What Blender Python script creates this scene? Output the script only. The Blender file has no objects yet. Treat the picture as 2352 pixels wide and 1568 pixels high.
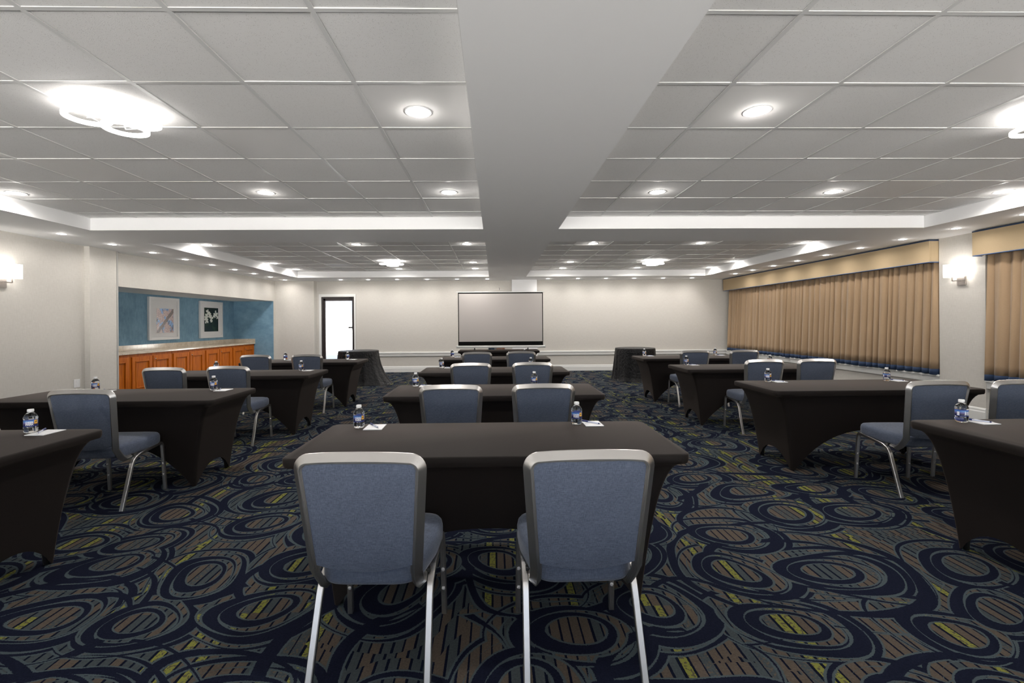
import bpy, bmesh, math, random
from math import pi, sin, cos, sqrt, radians
from mathutils import Vector, Matrix
random.seed(7)
S = bpy.context.scene
COL = S.collection

# ---------------------------------------------------------------- camera, world, exposure
cam_d = bpy.data.cameras.new('camera')
cam = bpy.data.objects.new('camera', cam_d); COL.objects.link(cam)
cam_d.sensor_fit = 'HORIZONTAL'; cam_d.sensor_width = 36.0
cam_d.lens = 1083.0/2352*36
cam_d.shift_x = (1176-1154.9)/2352
cam_d.shift_y = (741.55-784)/2352
cam_d.clip_start = 0.05
CAMH = 1.345
_y, _r = -0.0189, -0.007
r0 = Vector((cos(_y), sin(_y), 0)); f0 = Vector((-sin(_y), cos(_y), 0)); u0 = Vector((0, 0, 1))
rr = cos(_r)*r0 + sin(_r)*u0; uu = -sin(_r)*r0 + cos(_r)*u0
M = Matrix((( rr.x, uu.x, -f0.x, 0), (rr.y, uu.y, -f0.y, 0), (rr.z, uu.z, -f0.z, CAMH), (0, 0, 0, 1)))
cam.matrix_world = M
S.camera = cam

W = bpy.data.worlds.new('world'); S.world = W; W.use_nodes = True
# hazy sky above the horizon, an added bright band just below it to lift the ceiling, dimmer further down
_t = W.node_tree
_tc = _t.nodes.new('ShaderNodeTexCoord'); _sx = _t.nodes.new('ShaderNodeSeparateXYZ'); _t.links.new(_tc.outputs['Generated'], _sx.inputs[0])
_mr = _t.nodes.new('ShaderNodeMapRange'); _mr.inputs[1].default_value = -1; _mr.inputs[2].default_value = 1; _t.links.new(_sx.outputs[2], _mr.inputs[0])
_cr = _t.nodes.new('ShaderNodeValToRGB'); _t.links.new(_mr.outputs[0], _cr.inputs[0])
_e = _cr.color_ramp.elements
for _ in range(4): _e.new(.5)
for _k, (_p, _c) in enumerate(((0, (.32, .31, .30, 1)), (.24, (.50, .485, .465, 1)), (.41, (.95, .92, .885, 1)), (.492, (1, .97, .93, 1)), (.508, (.095, .108, .125, 1)), (1, (.09, .10, .125, 1)))):
    _e[_k].position = _p; _e[_k].color = _c
_t.links.new(_cr.outputs[0], _t.nodes['Background'].inputs[0])
_t.nodes['Background'].inputs[1].default_value = 14.2

S.view_settings.view_transform = 'Standard'
S.view_settings.look = 'None'
S.view_settings.gamma = 1.0
S.view_settings.use_curve_mapping = False
S.view_settings.exposure = 0.42

P_CEIL, P_SOFF = 9.5, 2.9          # downlight powers (W)
RING_E, SCONCE_E = 6.0, 2.0         # emission of the ring lights and the sconce shades
LCOL = (1.0, 0.955, 0.91)

# ---------------------------------------------------------------- helpers
def sRGB(r, g, b):
    f = lambda c: (c/255/12.92) if c/255 <= .04045 else ((c/255+.055)/1.055)**2.4
    return (f(r), f(g), f(b), 1)

def link(name, bm, mat=None, parent=None, smooth=False, mats=None, sharp=None):
    me = bpy.data.meshes.new(name)
    bm.normal_update(); bm.to_mesh(me); bm.free()
    if mats:
        for m in mats: me.materials.append(m)
    elif mat: me.materials.append(mat)
    if smooth:
        for p in me.polygons: p.use_smooth = True
        if sharp is not None: me.set_sharp_from_angle(angle=radians(sharp))
    o = bpy.data.objects.new(name, me); COL.objects.link(o)
    if parent: o.parent = parent
    return o

def empty(name, loc=(0, 0, 0), rz=0):
    o = bpy.data.objects.new(name, None); COL.objects.link(o)
    o.location = loc; o.rotation_euler = (0, 0, rz); o.empty_display_size = .1
    return o

def tag(o, label=None, cat=None, group=None, kind=None):
    if label: o['label'] = label
    if cat: o['category'] = cat
    if group: o['group'] = group
    if kind: o['kind'] = kind
    return o

def copy_tree(o, parent=None):
    c = o.copy(); COL.objects.link(c)
    if parent: c.parent = parent
    for ch in list(o.children): copy_tree(ch, c)
    return c

def box(bm, x0, x1, y0, y1, z0, z1, bev=0, seg=2, mi=0):
    vs = [bm.verts.new(p) for p in ((x0,y0,z0),(x1,y0,z0),(x1,y1,z0),(x0,y1,z0),(x0,y0,z1),(x1,y0,z1),(x1,y1,z1),(x0,y1,z1))]
    fs = [bm.faces.new([vs[i] for i in f]) for f in ((3,2,1,0),(4,5,6,7),(0,1,5,4),(1,2,6,5),(2,3,7,6),(3,0,4,7))]
    for f in fs: f.material_index = mi
    if bev:
        es = list({e for f in fs for e in f.edges})
        bmesh.ops.bevel(bm, geom=es, offset=bev, segments=seg, affect='EDGES', profile=.5)
    return vs

def quad(bm, pts, mi=0):
    f = bm.faces.new([bm.verts.new(p) for p in pts]); f.material_index = mi; return f

def lathe(bm, prof, n=24, c=(0, 0, 0), cap0=True, cap1=True, mi=0):
    rings = []
    for r, z in prof:
        rings.append([bm.verts.new((c[0]+r*cos(2*pi*i/n), c[1]+r*sin(2*pi*i/n), c[2]+z)) for i in range(n)])
    for a, b in zip(rings, rings[1:]):
        for i in range(n):
            f = bm.faces.new((a[i], a[(i+1) % n], b[(i+1) % n], b[i])); f.material_index = mi
    if cap0: bm.faces.new(list(reversed(rings[0]))).material_index = mi
    if cap1: bm.faces.new(rings[-1]).material_index = mi

def sweep(bm, path, prof, up, closed=False, mi=0, cap=True):
    """prof: list of (a,b): a along the side vector, b along the carried 'up' vector."""
    P = [Vector(p) for p in path]; n = len(P)
    tang = []
    for i in range(n):
        a = P[i-1] if (i > 0 or closed) else P[i]
        b = P[(i+1) % n] if (i < n-1 or closed) else P[i]
        tang.append((b-a).normalized())
    U = Vector(up); U = (U - U.dot(tang[0])*tang[0]).normalized()
    rings = []
    for i in range(n):
        if i > 0:
            q = tang[i-1].rotation_difference(tang[i]); U = q @ U
            U = (U - U.dot(tang[i])*tang[i]).normalized()
        Sd = tang[i].cross(U)
        # mitre scale
        rings.append([bm.verts.new(P[i] + Sd*a + U*b) for a, b in prof])
    m = len(prof)
    rg = range(n if closed else n-1)
    for k in rg:
        A, B = rings[k], rings[(k+1) % n]
        for i in range(m):
            f = bm.faces.new((A[i], A[(i+1) % m], B[(i+1) % m], B[i])); f.material_index = mi
    if cap and not closed:
        bm.faces.new(list(reversed(rings[0]))).material_index = mi
        bm.faces.new(rings[-1]).material_index = mi

def circ(r, n=8): return [(r*cos(2*pi*i/n), r*sin(2*pi*i/n)) for i in range(n)]

def arc_pts(c, r, a0, a1, n):
    return [(c[0]+r*cos(a0+(a1-a0)*i/n), c[1]+r*sin(a0+(a1-a0)*i/n)) for i in range(n+1)]

def fillet(pts, rad, n=5):
    """round the inner corners of a 3D polyline"""
    P = [Vector(p) for p in pts]; out = [P[0]]
    for i in range(1, len(P)-1):
        a = (P[i-1]-P[i]); b = (P[i+1]-P[i]); r = rad[i-1] if isinstance(rad, (list, tuple)) else rad
        ra = min(r, a.length*.49); rb = min(r, b.length*.49)
        p0 = P[i]+a.normalized()*ra; p2 = P[i]+b.normalized()*rb
        for k in range(n+1):
            t = k/n; out.append((1-t)**2*p0 + 2*t*(1-t)*P[i] + t*t*p2)
    out.append(P[-1]); return out

# ---------------------------------------------------------------- material helpers
class G:
    def __init__(s, name):
        s.m = bpy.data.materials.new(name); s.m.use_nodes = True
        s.t = s.m.node_tree; s.b = s.t.nodes['Principled BSDF']; s.out = s.t.nodes['Material Output']
    def n(s, typ, **kw):
        nd = s.t.nodes.new(typ)
        for k, v in kw.items(): setattr(nd, k, v)
        return nd
    def l(s, a, b): s.t.links.new(a, b)
    def put(s, sock, v):
        if hasattr(v, 'is_linked') or hasattr(v, 'links'): s.l(v, sock)
        else: sock.default_value = v
    def math(s, op, a, b=None, c=None, clamp=False):
        nd = s.n('ShaderNodeMath', operation=op); nd.use_clamp = clamp
        s.put(nd.inputs[0], a)
        if b is not None: s.put(nd.inputs[1], b)
        if c is not None: s.put(nd.inputs[2], c)
        return nd.outputs[0]
    def vmath(s, op, a, b=None, scale=None):
        nd = s.n('ShaderNodeVectorMath', operation=op)
        s.put(nd.inputs[0], a)
        if b is not None: s.put(nd.inputs[1], b)
        if scale is not None: s.put(nd.inputs['Scale'], scale)
        return nd.outputs[0]
    def mix(s, f, a, b):
        nd = s.n('ShaderNodeMix', data_type='RGBA'); nd.clamp_factor = True
        s.put(nd.inputs[0], f); s.put(nd.inputs[6], a); s.put(nd.inputs[7], b)
        return nd.outputs[2]
    def noise(s, v, scale, detail=2, rough=.5, col=False, dim='3D'):
        nd = s.n('ShaderNodeTexNoise', noise_dimensions=dim)
        if v is not None: s.l(v, nd.inputs['Vector'])
        nd.inputs['Scale'].default_value = scale; nd.inputs['Detail'].default_value = detail
        nd.inputs['Roughness'].default_value = rough
        return nd.outputs['Color'] if col else nd.outputs['Fac']
    def vor(s, v, scale, rnd=1.0, feat='F1', out='Distance', dim='2D'):
        nd = s.n('ShaderNodeTexVoronoi', voronoi_dimensions=dim, feature=feat)
        s.l(v, nd.inputs['Vector']); nd.inputs['Scale'].default_value = scale
        nd.inputs['Randomness'].default_value = rnd
        return nd.outputs[out]
    def obj(s): return s.n('ShaderNodeTexCoord').outputs['Object']
    def mapping(s, v, sc=(1, 1, 1), loc=(0, 0, 0), rot=(0, 0, 0)):
        nd = s.n('ShaderNodeMapping'); s.l(v, nd.inputs[0])
        nd.inputs['Location'].default_value = loc; nd.inputs['Rotation'].default_value = rot; nd.inputs['Scale'].default_value = sc
        return nd.outputs[0]
    def ramp(s, f, stops, interp='LINEAR'):
        nd = s.n('ShaderNodeValToRGB'); nd.color_ramp.interpolation = interp
        cr = nd.color_ramp
        while len(cr.elements) < len(stops): cr.elements.new(.5)
        for e, (p, c) in zip(cr.elements, stops): e.position = p; e.color = c
        s.l(f, nd.inputs[0]); return nd.outputs[0]
    def bump(s, h, strength=.3, dist=.002):
        nd = s.n('ShaderNodeBump'); nd.inputs['Strength'].default_value = strength; nd.inputs['Distance'].default_value = dist
        s.l(h, nd.inputs['Height']); s.l(nd.outputs[0], s.b.inputs['Normal'])
    def set(s, **kw):
        mp = dict(col='Base Color', rough='Roughness', metal='Metallic', spec='Specular IOR Level', trans='Transmission Weight', ior='IOR',
                  em='Emission Color', es='Emission Strength', sheen='Sheen Weight', sr='Sheen Roughness', alpha='Alpha', coat='Coat Weight')
        for k, v in kw.items(): s.put(s.b.inputs[mp[k]], v)
        return s

def plain(name, col, rough=.6, **kw):
    g = G(name); g.set(col=col, rough=rough, **kw); return g.m

def c4(r, g, b): return (r, g, b, 1)

# ---- walls: pale linen wallcovering
def wall_mat():
    g = G('linen_wallcovering'); o = g.obj()
    a = g.noise(g.mapping(o, (60, 60, 4)), 4, 3, .6); b = g.noise(g.mapping(o, (3, 3, 90)), 4, 3, .6)
    w = g.math('ADD', g.math('MULTIPLY', a, .5), g.math('MULTIPLY', b, .5))
    g.set(col=g.ramp(w, [(.35, c4(.55, .525, .48)), (.65, c4(.65, .625, .58))]), rough=.75, spec=.25)
    g.bump(w, .15, .001); return g.m
M_WALL = wall_mat()
M_PAINT = plain('white_ceiling_paint', c4(.84, .84, .84), .7, spec=.3)
M_TRIM = plain('white_trim_paint', c4(.74, .74, .72), .4)
M_COLUMN = plain('white_column_paint', c4(.90, .90, .90), .6)

def tile_mat(ox, oy):
    g = G('acoustic_tile'); o = g.obj()
    cell = g.vmath('FLOOR', g.mapping(o, (1/.6096, 1/.6096, 0), (-ox/.6096, -oy/.6096, 0)))
    wn = g.n('ShaderNodeTexWhiteNoise', noise_dimensions='2D'); g.l(cell, wn.inputs[0])
    v = wn.outputs['Value']
    tint = g.mix(v, c4(.80, .79, .775), c4(.86, .855, .845))
    sp = g.vor(o, 170, 1, dim='3D'); n2 = g.noise(o, 60, 2)
    spots = g.math('MULTIPLY', g.math('LESS_THAN', sp, .22), g.math('GREATER_THAN', n2, .52))
    spots = g.math('MULTIPLY', spots, g.math('GREATER_THAN', v, .25))
    col = g.mix(g.math('MULTIPLY', spots, .55), tint, c4(.22, .20, .18))
    big = g.noise(o, 3, 2)
    col = g.mix(g.math('MULTIPLY', big, .15), col, c4(.65, .64, .62))
    rough = g.math('ADD', g.math('MULTIPLY', g.math('LESS_THAN', v, .12), -.38), .85)
    g.set(col=col, rough=rough, spec=.35)
    h = g.math('ADD', g.math('MULTIPLY', spots, -1.0), g.noise(o, 260, 2))
    g.bump(h, .35, .0015); return g.m
M_GRID = plain('ceiling_grid_metal', c4(.70, .70, .69), .4)

# ---- carpet
def carpet():
    g = G('swirl_carpet'); o = g.obj()
    o2 = g.mapping(o, (1, 1, 0))
    wz = g.noise(o2, .9, 1, .5, col=True)
    warp = g.vmath('SCALE', g.vmath('SUBTRACT', wz, (.5, .5, .5)), scale=.55)
    p = g.vmath('ADD', o2, warp)
    p = g.mapping(p, (.86, 1.0, 0))
    K = .50
    def vd(off, scl=K, rnd=.62):
        q = g.vmath('ADD', p, off)
        return g.math('MULTIPLY', g.vor(q, 1/scl, rnd), scl)
    d1 = vd((0, 0, 0)); dA = vd((.013, .009, 0)); dB = vd((-.012, .015, 0)); dC = vd((.016, -.012, 0))
    s1 = g.math('MINIMUM', g.math('SUBTRACT', d1, .098), g.math('SUBTRACT', .137, dA))
    s2 = g.math('MINIMUM', g.math('SUBTRACT', dB, .166), g.math('SUBTRACT', .194, dA))
    s3 = g.math('MINIMUM', g.math('SUBTRACT', dC, .222), g.math('SUBTRACT', .244, dB))
    s4 = g.math('MINIMUM', g.math('SUBTRACT', dA, .276), g.math('SUBTRACT', .296, d1))
        # long sweeping arcs from a second, larger family of circles
    e1 = vd((7.3, 3.1, 0), 1.05, .8); e2 = vd((7.33, 3.08, 0), 1.05, .8)
    t1 = g.math('MINIMUM', g.math('SUBTRACT', e1, .335), g.math('SUBTRACT', .358, e2))
    t2 = g.math('MINIMUM', g.math('SUBTRACT', e2, .445), g.math('SUBTRACT', .466, e1))
    t3 = g.math('MINIMUM', g.math('SUBTRACT', e1, .57), g.math('SUBTRACT', .59, e2))
    outer = g.math('MAXIMUM', t1, g.math('MAXIMUM', t2, t3))
    outer = g.math('MINIMUM', outer, g.math('SUBTRACT', d1, .16))      # the arcs stop at the small circles
    arcs = g.math('MINIMUM', g.math('SUBTRACT', vd((2.7, 8.3, 0), .80, .7), .245), g.math('SUBTRACT', .268, vd((2.715, 8.29, 0), .80, .7)))
    outer = g.math('MAXIMUM', outer, g.math('MINIMUM', arcs, g.math('SUBTRACT', d1, .16)))
    s = s1
    for q in (s2, s3, s4, outer): s = g.math('MAXIMUM', s, q)
    fray = g.math('MULTIPLY', g.math('SUBTRACT', g.noise(o2, 190, 1), .5), .009)
    s = g.math('ADD', s, fray)
    navy_m = g.math('GREATER_THAN', s, 0)
    edge_m = g.math('GREATER_THAN', s, -.0085)
    # stripes running towards the far wall
    sx = g.n('ShaderNodeSeparateXYZ'); g.l(o2, sx.inputs[0])
    X = g.math('ADD', sx.outputs[0], g.math('MULTIPLY', fray, .5))
    X = g.math('ADD', X, g.math('MULTIPLY', g.math('FLOOR', g.math('MULTIPLY', d1, 5.5)), .021))
    u = g.math('DIVIDE', X, .046); idn = g.math('FLOOR', u); fr = g.math('FRACT', u)
    wn = g.n('ShaderNodeTexWhiteNoise', noise_dimensions='2D')
    cb = g.n('ShaderNodeCombineXYZ'); g.l(idn, cb.inputs[0]); g.l(g.math('FLOOR', g.math('MULTIPLY', sx.outputs[1], .9)), cb.inputs[1])
    g.l(cb.outputs[0], wn.inputs[0]); rv = wn.outputs['Value']
    gap = g.math('LESS_THAN', fr, g.math('ADD', .13, g.math('MULTIPLY', rv, .16)))
    speck = g.noise(o2, 120, 2)
    taupe = g.mix(speck, c4(.058, .046, .036), c4(.118, .095, .076))
    teal = g.mix(speck, c4(.032, .041, .045), c4(.070, .082, .086))
    mott = g.math('GREATER_THAN', g.noise(o2, 75, 1), .56)
    olive = g.mix(mott, c4(.175, .180, .042), c4(.085, .076, .045))
    base = g.mix(g.math('GREATER_THAN', rv, .60), taupe, teal)
    base = g.mix(g.math('GREATER_THAN', rv, .86), base, olive)
    base = g.mix(g.math('LESS_THAN', rv, .1), base, g.mix(mott, teal, taupe))
    navy = g.mix(speck, c4(.0050, .0062, .0135), c4(.0145, .0170, .0330))
    col = g.mix(gap, base, c4(.006, .008, .018))
    col = g.mix(edge_m, col, c4(.060, .078, .086))
    col = g.mix(navy_m, col, navy)
    g.set(col=col, rough=1.0, spec=.02)
    g.bump(g.noise(o2, 420, 2), .5, .003); return g.m
M_CARPET = carpet()

# ---- furniture materials
def fabric():
    g = G('blue_grey_upholstery'); o = g.obj()
    a = g.noise(g.mapping(o, (500, 500, 60)), 1, 2, .6); b = g.noise(g.mapping(o, (60, 60, 500)), 1, 2, .6)
    w = g.math('ADD', g.math('MULTIPLY', a, .5), g.math('MULTIPLY', b, .5))
    big = g.noise(o, 9, 2)
    w2 = g.math('ADD', w, g.math('MULTIPLY', g.math('SUBTRACT', big, .5), .12))
    g.set(col=g.ramp(w2, [(.3, c4(.050, .061, .088)), (.7, c4(.128, .152, .210))]), rough=.9, spec=.2, sheen=.25, sr=.4)
    g.bump(w, .4, .0006); return g.m
M_FAB = fabric()
def alu():
    g = G('brushed_aluminium'); o = g.obj()
    n_ = g.noise(g.mapping(o, (20, 20, 300)), 2, 2)
    g.set(col=c4(.63, .61, .59), metal=1.0, rough=g.math('ADD', .24, g.math('MULTIPLY', n_, .18))); return g.m
M_ALU = alu()
M_GLIDE = plain('clear_grey_plastic_button', c4(.45, .43, .42), .25)
def spandex():
    g = G('black_stretch_fabric'); o = g.obj()
    n_ = g.noise(o, 700, 1)
    g.set(col=g.mix(n_, c4(.0066, .0046, .0038), c4(.0125, .0088, .0074)), rough=.72, spec=.24, sheen=.12, sr=.35)
    g.b.inputs['Sheen Tint'].default_value = c4(.80, .62, .52)
    return g.m
M_SPAN = spandex()
M_TABLE = plain('grey_laminate', c4(.25, .24, .23), .5)
M_DARK = plain('black_metal', c4(.02, .02, .02), .4)
def taffeta():
    g = G('crushed_black_taffeta'); o = g.obj()
    h = g.vor(g.mapping(o, (1, 1, .7)), 24, 1, dim='3D'); n_ = g.noise(o, 30, 3)
    hh = g.math('ADD', h, n_)
    g.set(col=c4(.0045, .0045, .0055), rough=.48, spec=.3)
    g.bump(hh, .8, .01); return g.m
M_TAFF = taffeta()
def curtain_mat():
    g = G('gold_tan_curtain'); o = g.obj()
    n_ = g.noise(g.mapping(o, (90, 90, 500)), 1, 2)
    g.set(col=g.mix(n_, c4(.31, .210, .126), c4(.42, .293, .18)), rough=.8, spec=.2, sheen=.25)
    return g.m
M_CURT = curtain_mat()
def val_mat():
    g = G('gold_tan_valance_fabric'); o = g.obj()
    n_ = g.noise(g.mapping(o, (300, 300, 300)), 1, 2)
    g.set(col=g.mix(n_, c4(.39, .295, .18), c4(.47, .365, .23)), rough=.8, spec=.2); return g.m
M_VAL = val_mat()
M_NAVY = plain('navy_border_fabric', c4(.018, .040, .095), .8)
M_NAVYP = plain('navy_piping', c4(.05, .12, .30), .6)
def wood():
    g = G('cherry_wood'); o = g.obj()
    n_ = g.noise(g.mapping(o, (40, 40, 3)), 1, 4, .6)
    g.set(col=g.ramp(n_, [(.3, c4(.32, .068, .003)), (.7, c4(.56, .155, .008))]), rough=.45, spec=.18); return g.m
M_WOOD = wood()
def marble():
    g = G('beige_marble'); o = g.obj()
    n_ = g.noise(o, 7, 5, .65); s_ = g.math('GREATER_THAN', g.noise(o, 22, 2), .70)
    c = g.ramp(n_, [(.3, c4(.52, .43, .32)), (.7, c4(.70, .62, .50))])
    sx = g.n('ShaderNodeSeparateXYZ'); g.l(o, sx.inputs[0])
    j = g.math('LESS_THAN', g.math('FRACT', g.math('DIVIDE', sx.outputs[1], .62)), .006)
    c = g.mix(g.math('MULTIPLY', j, .5), c, c4(.25, .2, .15))
    g.set(col=g.mix(g.math('MULTIPLY', s_, .5), c, c4(.28, .17, .08)), rough=.15); return g.m
M_MARB = marble()
def blue_wall():
    g = G('blue_suede_wallcovering'); o = g.obj()
    n_ = g.noise(o, 3.5, 6, .65); f_ = g.noise(g.mapping(o, (1, 4, 1.5)), 6, 4, .6)
    w = g.math('ADD', g.math('MULTIPLY', n_, .6), g.math('MULTIPLY', f_, .4))
    g.set(col=g.ramp(w, [(.32, c4(.135, .262, .37)), (.68, c4(.25, .42, .545))]), rough=.75, spec=.3); return g.m
M_BLUE = blue_wall()
M_KNOB = plain('polished_chrome', c4(.85, .85, .85), .12, metal=1.0)
M_NICK = plain('brushed_nickel', c4(.50, .46, .43), .35, metal=1.0)
M_BRONZE = plain('dark_bronze_door_frame', c4(.030, .022, .022), .4)
M_WFRAME = plain('white_picture_frame', c4(.78, .78, .78), .4)
M_MAT = plain('white_mat_board', c4(.80, .80, .80), .8)
M_PAPER = plain('white_paper', c4(.82, .82, .83), .7)
M_CAP = plain('white_plastic', c4(.80, .80, .80), .4)
M_INK = plain('navy_plastic', c4(.010, .020, .12), .3)
M_CLEAR = plain('pale_clear_plastic', c4(.62, .66, .80), .2)
M_SCR = plain('grey_screen_fabric', c4(.52, .485, .46), .8, spec=.2)
M_BLACK = plain('black_screen_border', c4(.006, .006, .006), .9, spec=.1)
M_CASE = plain('satin_white_metal', c4(.72, .72, .70), .3)
M_PLATE = plain('white_switch_plate', c4(.80, .80, .80), .4)

def emis(name, col, e):
    g = G(name); g.set(col=c4(.8, .8, .8), em=col, es=e, rough=.5); return g.m
M_LENS = emis('lit_downlight_lens', c4(*LCOL), 11.0)
M_RING = emis('lit_ring_diffuser', c4(1, .96, .92), RING_E)
M_SHADE = emis('lit_linen_shade', c4(1, .96, .91), SCONCE_E)

def clear_glass():
    g = G('door_glass')
    t = g.n('ShaderNodeBsdfTransparent'); gl = g.n('ShaderNodeBsdfGlossy'); gl.inputs['Roughness'].default_value = .02
    mx = g.n('ShaderNodeMixShader'); mx.inputs[0].default_value = .06
    g.l(t.outputs[0], mx.inputs[1]); g.l(gl.outputs[0], mx.inputs[2]); g.l(mx.outputs[0], g.out.inputs[0]); return g.m
M_GLASS = clear_glass()
M_WATER = plain('clear_plastic_and_water', c4(.97, .98, 1.0), .04, trans=1.0, ior=1.33)
def label_mat():
    g = G('blue_bottle_label'); o = g.obj()
    sx = g.n('ShaderNodeSeparateXYZ'); g.l(o, sx.inputs[0]); z = sx.outputs[2]
    t = g.math('DIVIDE', g.math('SUBTRACT', z, .038), .038)
    c = g.ramp(t, [(0, c4(.008, .02, .16)), (.12, c4(.008, .02, .16)), (.16, c4(.02, .02, .06)), (.35, c4(.03, .03, .09)), (.5, c4(.16, .12, .30)),
                   (.8, c4(.10, .28, .62)), (.93, c4(.03, .08, .34)), (1, c4(.02, .05, .30))])
    g.set(col=c, rough=.35); return g.m
M_LABEL = label_mat()
M_SUN = plain('orange_label_picture', c4(.85, .46, .06), .4)
M_LWHITE = plain('white_label_print', c4(.85, .85, .88), .4)
M_LBLACK = plain('black_label_print', c4(.01, .01, .01), .4)

# ---------------------------------------------------------------- setting
XL, XR, YF, YB = -6.08, 6.56, 13.15, -2.4
ZS, ZC, ZTOP = 2.53, 2.683, 2.80
bm = bmesh.new(); box(bm, -8.2, 7.4, YB-.2, YF+.6, -.12, 0)
tag(link('floor', bm, M_CARPET), kind='structure')

# ceiling: lowered drywall field with four recessed bays
def ceiling():
    bm = bmesh.new()
    X0, X1, Y0, Y1 = -8.2, 7.4, YB-.2, YF+.6
    bays = [(-5.0, -.127, -1.3, 5.95), (.825, 5.53, -1.3, 5.95), (-4.97, -.115, 6.88, 12.06), (.835, 5.46, 6.88, 12.06)]
    ys = [Y0, -1.3, 5.95, 6.88, 12.06, Y1]
    for i in range(5):
        a, b = ys[i], ys[i+1]
        if i in (1, 3):
            bb = [q for q in bays if q[2] == a]
            xs = [X0, bb[0][0], bb[0][1], bb[1][0], bb[1][1], X1]
            for k in (0, 2, 4): quad(bm, [(xs[k], b, ZS), (xs[k+1], b, ZS), (xs[k+1], a, ZS), (xs[k], a, ZS)])
        else: quad(bm, [(X0, b, ZS), (X1, b, ZS), (X1, a, ZS), (X0, a, ZS)])
    for x0, x1, y0, y1 in bays:        # the faces of the bays
        for (p, q) in (((x0,y0),(x1,y0)), ((x1,y0),(x1,y1)), ((x1,y1),(x0,y1)), ((x0,y1),(x0,y0))):
            quad(bm, [(p[0],p[1],ZS), (q[0],q[1],ZS), (q[0],q[1],ZTOP), (p[0],p[1],ZTOP)])
    quad(bm, [(X0,Y0,ZTOP), (X0,Y1,ZTOP), (X1,Y1,ZTOP), (X1,Y0,ZTOP)])
    bmesh.ops.remove_doubles(bm, verts=bm.verts, dist=1e-5)
    c = tag(link('ceiling', bm, M_PAINT), kind='structure')
    T = .6096
    for x0, x1, y0, y1 in bays:
        gx = {-5.0: -.7666, .825: 1.3565, -4.97: -.745, .835: 1.395}[x0]
        gy = 2.025 if y0 < 0 else 8.75
        lx = [x for x in (gx+k*T for k in range(-12, 12)) if x0+.03 < x < x1-.03]
        ly = [y for y in (gy+k*T for k in range(-12, 12)) if y0+.03 < y < y1-.03]
        b1 = bmesh.new(); w = .012
        for x in lx: box(b1, x-w, x+w, y0, y1, ZC, ZC+.02)
        for y in ly: box(b1, x0, x1, y-w, y+w, ZC+.0004, ZC+.02)
        for a in ((x0, x0+.02, y0, y1), (x1-.02, x1, y0, y1)): box(b1, *a, ZC+.0002, ZC+.02)
        for a in ((x0, x1, y0, y0+.02), (x0, x1, y1-.02, y1)): box(b1, *a, ZC+.0002, ZC+.02)
        link('grid_bars', b1, M_GRID, c)
        b2 = bmesh.new(); ex = [x0]+sorted(lx)+[x1]; ey = [y0]+sorted(ly)+[y1]
        for i in range(len(ex)-1):
            for j in range(len(ey)-1):
                dz = random.choice((.001, .002, .003))
                tl = [random.uniform(0, .003)*(1.8 if y0 > 6 else 1) for _ in range(4)]
                X = (ex[i]+.013, ex[i+1]-.013); Y = (ey[j]+.013, ey[j+1]-.013)
                zt = ZC+dz
                quad(b2, [(X[0],Y[1],zt+tl[0]), (X[1],Y[1],zt+tl[1]), (X[1],Y[0],zt+tl[2]), (X[0],Y[0],zt+tl[3])])
        # the tile backs close the grid
        link('ceiling_tiles', b2, tile_mat(gx, gy), c)
    return c
ceiling()

def wallquad(bm, a, b, z0, z1): quad(bm, [(a[0],a[1],z0), (b[0],b[1],z0), (b[0],b[1],z1), (a[0],a[1],z1)])
# left wall: plain part, pilaster, part over the niche, niche
bm = bmesh.new()
wallquad(bm, (XL, YB), (XL, 7.12), 0, ZS+.02)
wallquad(bm, (XL, 7.12), (-6.0, 7.12), 0, ZS+.02)
wallquad(bm, (-6.0, 7.12), (-6.02, 7.64), 0, ZS+.02)
wallquad(bm, (-6.02, 7.64), (-6.085, 7.66), 0, ZS+.02)
NZ = 1.98; NY0, NY1 = 7.70, 12.9
def nx(y): return -6.085 + (y-7.66)*(.115/5.5)
wallquad(bm, (nx(7.66), 7.66), (nx(NY0), NY0), 0, ZS+.02)
wallquad(bm, (nx(NY0), NY0), (nx(NY1), NY1), NZ, ZS+.02)
wallquad(bm, (nx(NY1), NY1), (nx(13.02), 13.02), 0, ZS+.02)
tag(link('wall_left', bm, M_WALL), kind='structure')
bm = bmesh.new(); XN = -7.04
quad(bm, [(XN,NY0,0), (XN,NY1,0), (XN,NY1,NZ), (XN,NY0,NZ)])
quad(bm, [(XN,NY1,0), (nx(NY1),NY1,0), (nx(NY1),NY1,NZ), (XN,NY1,NZ)])
quad(bm, [(nx(NY0),NY0,0), (XN,NY0,0), (XN,NY0,NZ), (nx(NY0),NY0,NZ)])
tag(link('wall_niche', bm, M_BLUE), kind='structure')
bm = bmesh.new(); quad(bm, [(XN,NY0,NZ), (XN,NY1,NZ), (nx(NY1),NY1,NZ), (nx(NY0),NY0,NZ)])
tag(link('ceiling_niche', bm, M_PAINT), kind='structure')
bm = bmesh.new(); box(bm, -6.05, -6.012, 7.645, 7.672, 0, ZS, .003)
tag(link('trim_1', bm, plain('grey_edge_trim', c4(.42, .41, .39), .5)), kind='structure')

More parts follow.
